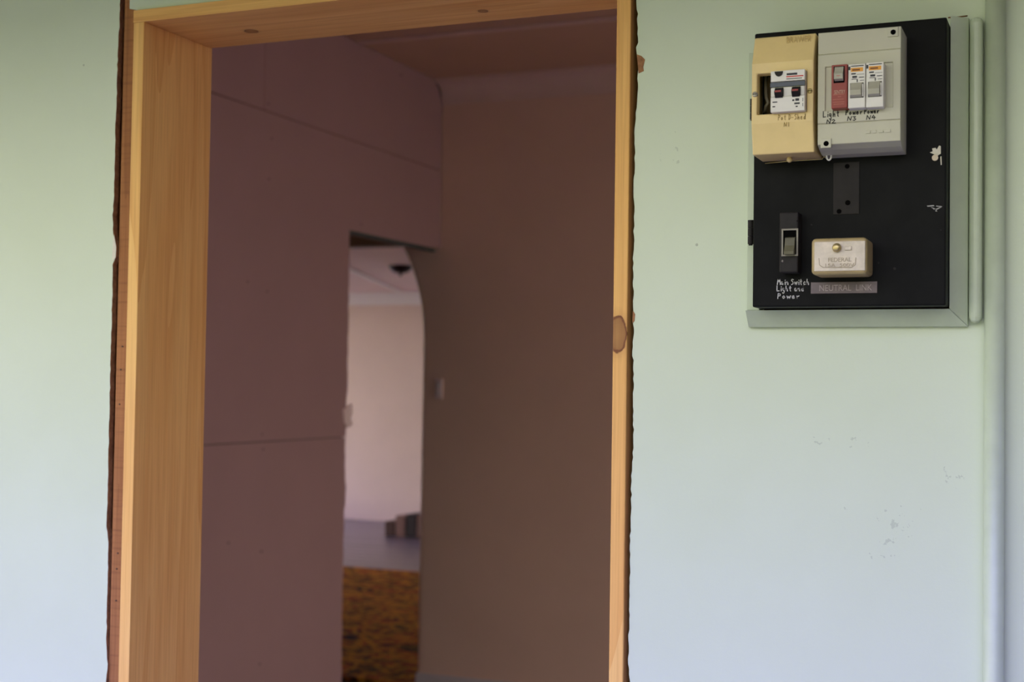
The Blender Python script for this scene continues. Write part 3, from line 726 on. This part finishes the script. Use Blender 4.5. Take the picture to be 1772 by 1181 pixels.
# two-pole safety switch in the window
SF = -.108
br = empty('safety_switch', at(1363, 194, PF), cb)
sx0, sx1 = at(1333.5, 155, SF).x, at(1392.5, 155, SF).x
sz0, sz1 = (zc(1333, 194.5, SF)+zc(1393, 191, SF))/2, (zc(1333, 124, SF)+zc(1393, 119, SF))/2
sw, sh = sx1-sx0, sz1-sz0
def S_(u, v): return sx0+u*sw, sz1-v*sh
def sbox(name, u0, u1, v0, v1, Y, back, mat, parent, bev=0.0002):
    a = S_(u0, v0); b = S_(u1, v1); return box(name, (a[0], b[0], Y, back, b[1], a[1]), mat, parent, bev)
sbox('body', 0, 1, 0, 1, SF+.003, PF-.012, M['white_pl'], br, 0.0006)
sbox('face_plate', 0, 1, 0, .26, SF, SF+.0035, M['white_pl'], br, 0.0005)
sbox('face_plate', 0, 1, .63, 1, SF, SF+.0035, M['white_pl'], br, 0.0005)
sbox('dark_bar', -.02, 1, .275, .385, SF+.001, SF+.004, M['blueblack'], br)  # blue-black bar between the face plates
for u0, u1 in ((.0, .14), (.37, .63), (.87, .99)): sbox('rib', u0, u1, .40, .63, SF+.0005, SF+.004, M['white_pl'], br, 0.0008)
for u0, u1 in ((.14, .36), (.64, .86)):
    a = S_(u0, .39); b = S_(u1, .66)
    tg = prism_x('toggle', [(SF+.004, a[1]), (SF-.002, a[1]-.002), (SF-.0055, a[1]-.006), (SF-.005, (a[1]*.35+b[1]*.65)), (SF-.001, b[1]), (SF+.004, b[1])], a[0], b[0], M['black_plastic'], br)
    sbox('red_band', u0+.02, u1-.02,   .50, .545, SF-.0057, SF-.003, plain('dark_red_band', lin(150, 56, 52), 0.5), tg)
half = [S_(.24+.12*math.cos(t), .02+.12*math.sin(t)) for t in [math.pi*i/14 for i in range(15)]]
prism_y('test_button', half, SF-.0012, SF+.0002, M['black_plastic'], br)
sbox('print_line', .47, .78, .075, .125, SF-.0002, SF+.0001, M['ink'], br, 0)
sbox('print_line', .46, .96, .145, .172, SF-.0002, SF+.0001, M['red'], br, 0)
sbox('print_line', .46, .92, .205, .222, SF-.0002, SF+.0001, M['ink'], br, 0)
for u0, u1, v0, v1 in ((.06, .20, .745, .77), (.06, .14, .855, .88), (.64, .70, .72, .76), (.73, .84, .70, .76), (.70, .86, .80, .84), (.74, .80, .88, .91), (.94, .955, .70, .78), (.94, .955, .82, .90)):
    sbox('print_line', u0, u1, v0, v1, SF-.0002, SF+.0001, M['ink'], br, 0)

# ---- pale grey breaker box
WF_ = -.095
wb2 = tag(empty('breaker_box', at(1490, 270, PF)), 'pale grey breaker box with red and white breakers beside the cream one', 'breaker box')
x0, x1 = at(1415, 150, WF_).x, at(1558.5, 150, WF_).x
zz = lambda yl, yr, Y=WF_: (zc(1415, yl, Y)+zc(1558, yr, Y))/2
g1, g2 = zz(95, 84), zz(214, 207)
prof = [(zz(58, 45, -.0935), -.0935), (g1+.0005, -.0942), (g1, -.0932), (g1-.0004, WF_), (zz(117, 106), WF_), (zz(193, 184), WF_), (g2+.0004, WF_), (g2, -.0934), (g2-.0005, -.0946), (zz(252, 241), -.0936), (zz(262, 252, -.083), -.083), (zz(270, 262, -.07), -.070)]
cover('cover', x0, x1, prof, PF-.0002, (at(1428, 150, WF_).x, at(1545, 150, WF_).x, 4, 5), M['ivory'], wb2, 0.0009, 0.0022)
hx0, hx1 = at(1428, 150, WF_).x, at(1545, 150, WF_).x
box('blanking_plate', (hx0-.001, hx1+.001, WF_+.0021, WF_+.004, prof[5][0]-.001, prof[4][0]+.001), M['ivory'], wb2)
for x, y, rp in ((1545, 55, 4.6), (1429, 248, 4.6)):
    bs = slab('screw_boss', (x-9, y-8, x+9, y+8), WF_-.0003, WF_+.004, M['ivory'], wb2, 0.0003)
    disc('screw_hole', x+.5, y+.5, rp, WF_-.0006, WF_+.0002, M['hole'], bs)
for k, (u0, u1) in enumerate(((1498, 1506), (1508, 1516), (1521, 1528), (1530, 1541))):
    slab('moulded_mark', (u0, 226-(u0-1498)*.06, u1, 231-(u0-1498)*.06), -.0949, -.0942, M['ivory'], wb2, 0.0001)
handwrite('handwriting', 'Light', 1424, 203, 6.6, 10.0, WF_-.0004, 1.4, M['marker'], wb2, -.06)
handwrite('handwriting', 'N2', 1430, 214, 9.0, 6.5, WF_-.0002, 1.5, M['marker'], wb2, -.05)
handwrite('handwriting', 'Power', 1463, 199, 6.2, 8.5, WF_-.0004, 1.4, M['marker'], wb2, -.06)
handwrite('handwriting', 'N3', 1466, 209, 9.0, 7.0, WF_-.0002, 1.5, M['marker'], wb2, -.05)
handwrite('handwriting', 'Power', 1495, 197, 5.6, 8.0, WF_-.0004, 1.4, M['marker'], wb2, -.06)
handwrite('handwriting', 'N4', 1499, 207, 9.0, 7.0, WF_-.0002, 1.5, M['marker'], wb2, -.05)
BF = -.107
def breaker(xa, ya, xb, yb, yc, yd, red):
    """ya/yb: top at left/right, yc/yd: bottom at left/right (photo pixels, on the breaker's front plane)"""
    X0, X1 = at(xa, 150, BF).x, at(xb, 150, BF).x; Z1 = (zc(xa, ya, BF)+zc(xb, yb, BF))/2; Z0 = (zc(xa, yc, BF)+zc(xb, yd, BF))/2
    w, h = X1-X0, Z1-Z0
    e = empty('circuit_breaker', ((X0+X1)/2, PF, Z0), wb2)
    mt = M['red_pl'] if red else M['white_pl']
    if red: e['label'] = 'brick red circuit breaker'
    def b_(name, u0, u1, v0, v1, Y, back, mat, parent, bev=0.0002):
        return box(name, (X0+u0*w, X0+u1*w, Y, back, Z1-v1*h, Z1-v0*h), mat, parent, bev)
    b_('body', .005, .995, 0, 1, BF, WF_+.003, mt, e, 0.0007)
    def rocker(u0, u1, v0, v1, mat, lever=True):
        zt, zb = Z1-v0*h, Z1-v1*h; H_ = zt-zb
        p = [(BF+.001, zt), (BF-.0012, zt), (BF-.0035, zt-.32*H_), (BF-.0060, zt-.55*H_), (BF-.0052, zt-.9*H_), (BF-.001, zb), (BF+.001, zb)]
        return prism_x('toggle', p, X0+u0*w, X0+u1*w, mat, e)
    if red:
        b_('rocker_well', .14, .82, .04, .42, BF-.0004, BF+.0004, M['hole'], e)
        r = rocker(.22, .76, .06, .38, M['grey_pl'])
        b_('red_marker', .36, .62, .235, .29, BF-.0057, BF-.003, M['red'], r)
        letters('lettering', 'SENTRY', xa+5, xa+24, ya+43, ya+49.5, BF-.0003, plain('pale_red_lettering', lin(204, 166, 142), 0.6), e, 0.0004)
        for v, a, c in ((.68, .12, .80), (.73, .40, .62), (.79, .10, .78), (.85, .10, .82), (.90, .14, .8)):
            b_('print_line', a, c, v, v+.016, BF-.0002, BF+.0001, plain('pale_red_print', lin(176, 104, 84), 0.6), e, 0)
    else:
        b_('orange_label', .16, .86, .085, .175, BF-.0002, BF+.0001, M['orange'], e, 0)
        b_('print_line', .24, .68, .115, .15, BF-.0003, BF, plain('brown_print', lin(120, 70, 30), 0.6), e, 0)
        b_('print_line', .16, .90, .035, .055, BF-.0002, BF+.0001, M['ink'], e, 0)
        b_('terminal_mark', .02, .13, .05, .13, BF-.0003, BF+.0001, M['ink'], e, 0)
        for a, c, v, t in ((.18, .45, .205, .03), (.24, .52, .27, .045), (.20, .5, .335, .014), (.62, .92, .30, .018), (.68, .92, .375, .012), (.5, .92, .235, .008)):
            b_('print_line', a, c, v, v+t, BF-.0002, BF+.0001, M['ink'], e, 0)
        b_('pointer_mark', .50, .56, .345, .415, BF-.0003, BF+.0001, M['ink'], e, 0)
        b_('rocker_well', .12, .90, .43, .775, BF-.0003, BF+.0004, plain('grey_rocker_gap', lin(96, 94, 84), 0.7), e)  # grey surround of the toggle
        rocker(.17, .80, .44, .76, M['grey_pl'])
        b_('rocker_side', .82, .90, .47, .75, BF-.0022, BF+.0004, M['white_pl'], e, 0.0004)
    return e
breaker(1438.5, 113, 1466.5, 110.5, 188, 186.5, True)
breaker(1467.5, 112, 1497.5, 109.5, 188, 185.5, False)
breaker(1498.5, 109, 1529, 106.5, 186, 184.5, False)

# ---- main switch
MF = -.070
ms = tag(empty('main_switch', at(1368, 472, PF)), 'old black toggle main switch with a pale framed window', 'switch')
x0, x1, z0, z1 = R4((1348, 368), (1381, 366), (1349, 472), (1381, 472), MF)
box('body', (x0, x1, MF, PF-.0002, z0, z1), M['black_plastic'], ms, 0.0015, 3)
gx0, gx1, gz0, gz1 = rect(1352.5, 396, 1381, 443.5, MF-.0008)
gt = 0.0016; pale = plain('pale_grey_window_frame', lin(132, 126, 110), 0.5, 0.1, 80)
boxes('window_frame', [(gx0, gx1, MF-.0012, MF+.0005, gz1-gt, gz1), (gx0, gx1, MF-.0012, MF+.0005, gz0, gz0+gt), (gx0, gx0+gt, MF-.0012, MF+.0005, gz0+gt, gz1-gt), (gx1-gt, gx1, MF-.0012, MF+.0005, gz0+gt, gz1-gt)], pale, ms)
box('window_well', (gx0+gt, gx1-gt, MF-.0003, MF+.0003, gz0+gt, gz1-gt), M['hole'], ms)
tx0, tx1, tz0, tz1 = rect(1358, 410, 1375, 441, MF-.004)
prism_x('toggle', [(MF, tz1), (MF-.003, tz1-.001), (MF-.0052, tz1-.009), (MF-.009, tz0+.003), (MF-.0085, tz0), (MF, tz0)], tx0, tx1, plain('olive_grey_toggle', lin(94, 90, 66), 0.5, 0.15, 80), ms)
screw_at(1354, 452, 2.2, MF-.0008, ms, M['steel'])
screw_at(1379, 382, 1.6, MF-.0008, ms, M['black_plastic'])

# ---- fuse holder
FF = -.093
M['emb'] = plain('darker_embossing', lin(176, 162, 136), 0.5)  # slightly darker than the face plate
fh = tag(empty('fuse_holder', at(1452, 475, PF)), 'stained beige bakelite fuse holder with a brass knob', 'fuse holder')
x0, x1, z0, z1 = R4((1404, 413), (1500, 410), (1403, 476), (1500, 474), FF)
bm = bmesh.new(); add_box(bm, x0, x1, FF, PF-.0002, z0, z1, 0.0042, 4)
from_bm('body', bm, M['beige'], fh, False)
slab('face_plate', (1409, 418, 1497, 469), FF-.0008, FF+.001, M['bone'], fh, 0.0005)
p = at(1448, 429, FF-.003); rr = (at(1456, 429, FF-.003)-p).length
lathe('knob', (p.x, FF, p.z), [(rr*.35, -.0065), (rr*.75, -.0058), (rr, -.0035), (rr*.9, -.001), (rr*.9, .001)], M['brass'], fh)
slab('tab', (1462, 426, 1473, 433), FF-.0026, FF, M['bone'], fh, 0.0004)
letters('embossed_lettering', 'FEDERAL', 1433, 1473, 446, 453, FF-.0011, M['emb'], fh, 0.0007)
letters('embossed_lettering', '15A  500V', 1428, 1478, 456, 462, FF-.0011, M['emb'], fh, 0.0007)
#
ox_ = [(1417, 447), (1418, 459), (1424, 463), (1474, 463), (1480, 458), (1481, 446)]
tube('embossed_border', [at(x, y, FF-.0009) for x, y in ox_], 0.0004, M['emb'], fh, 6)

# ---- engraved label strip
lp = tag(empty('label_strip', at(1460, 508, PF)), 'grey engraved label strip reading neutral link below the fuse holder', 'label')
x0, x1, z0, z1 = R4((1403, 489), (1518, 487), (1403, 509), (1518, 507), PF-.0012)
box('strip', (x0, x1, PF-.0012, PF-.0001, z0, z1), M['label_grey'], lp, 0.0003)
letters('lettering', 'NEUTRAL  LINK', 1418, 1509, 493, 503.5, PF-.0014, plain('worn_pale_lettering', lin(166, 152, 150), 0.6), lp, 0.0004)

# ================================================================== small things in the rooms behind
M['pinkwhite'] = plain('aged_pinkish_white_plastic', lin(240, 216, 212), 0.4)
sw_ = tag(empty('light_switch', at(759, 692, BWY)), 'narrow white light switch on the taupe wall beside the arch', 'light switch')
x0, x1, z0, z1 = rect(752, 656, 765, 691, BWY-.009)
box('switch_plate', (x0, x1, BWY-.009, BWY-.0002, z0, z1), M['pinkwhite'], sw_, 0.002)
for f0 in (.18, .56):
    zz0 = z0+(z1-z0)*f0
    box('rocker', ((x0*.68+x1*.32), (x0*.32+x1*.68), BWY-.014, BWY-.0085, zz0, zz0+(z1-z0)*.24), M['trimw'], sw_, 0.001)
cl = tag(empty('ceiling_light', (-5.09, 8.30, FZ)), 'small dark bronze ceiling light on the far pale ceiling', 'ceiling light')
M['bronze'] = plain('dark_bronze_metal', lin(44, 30, 26), 0.4, 0.1, 30, metal=0.4)
lathe('bowl', (-5.09, 8.30, FZ), [(.094, -.001), (.098, -.010), (.090, -.022), (.066, -.048), (.040, -.060), (.0, -.063)], M['bronze'], cl, 'Z')
lathe('finial', (-5.09, 8.30, FZ-.062), [(.010, 0), (.014, -.008), (.008, -.018), (.0, -.028)], M['bronze'], cl, 'Z')
# low brick hearth beside the far wall
hs = tag(empty('brick_hearth', (-5.7, 10.2, 0)), 'low dark brown brick step on the far floor', 'hearth')
bm_mats = [plain('dark_brown_brick', lin(86, 60, 52), 0.75, 0.15, 12), plain('pinkish_brown_brick', lin(140, 104, 94), 0.75, 0.12, 12), plain('blackened_brick', lin(52, 40, 40), 0.7, 0.15, 12)]
k = 0; xx = -6.09
while xx < -4.4:
    hgt = min(0.215, 0.10+0.075*(k+.4)**.75) if k < 5 else 0.215
    box('brick', (xx, xx+.102, 9.985, 10.20, 0.0005, hgt), bm_mats[(0, 1, 2, 1, 0, 2, 0, 1)[k % 8]], hs, 0.006, 1)
    xx += .112; k += 1
box('mortar', (-6.085, xx-.015, 9.995, 10.19, 0.0005, .10), plain('grey_mortar', lin(92, 84, 82), 0.9), hs)
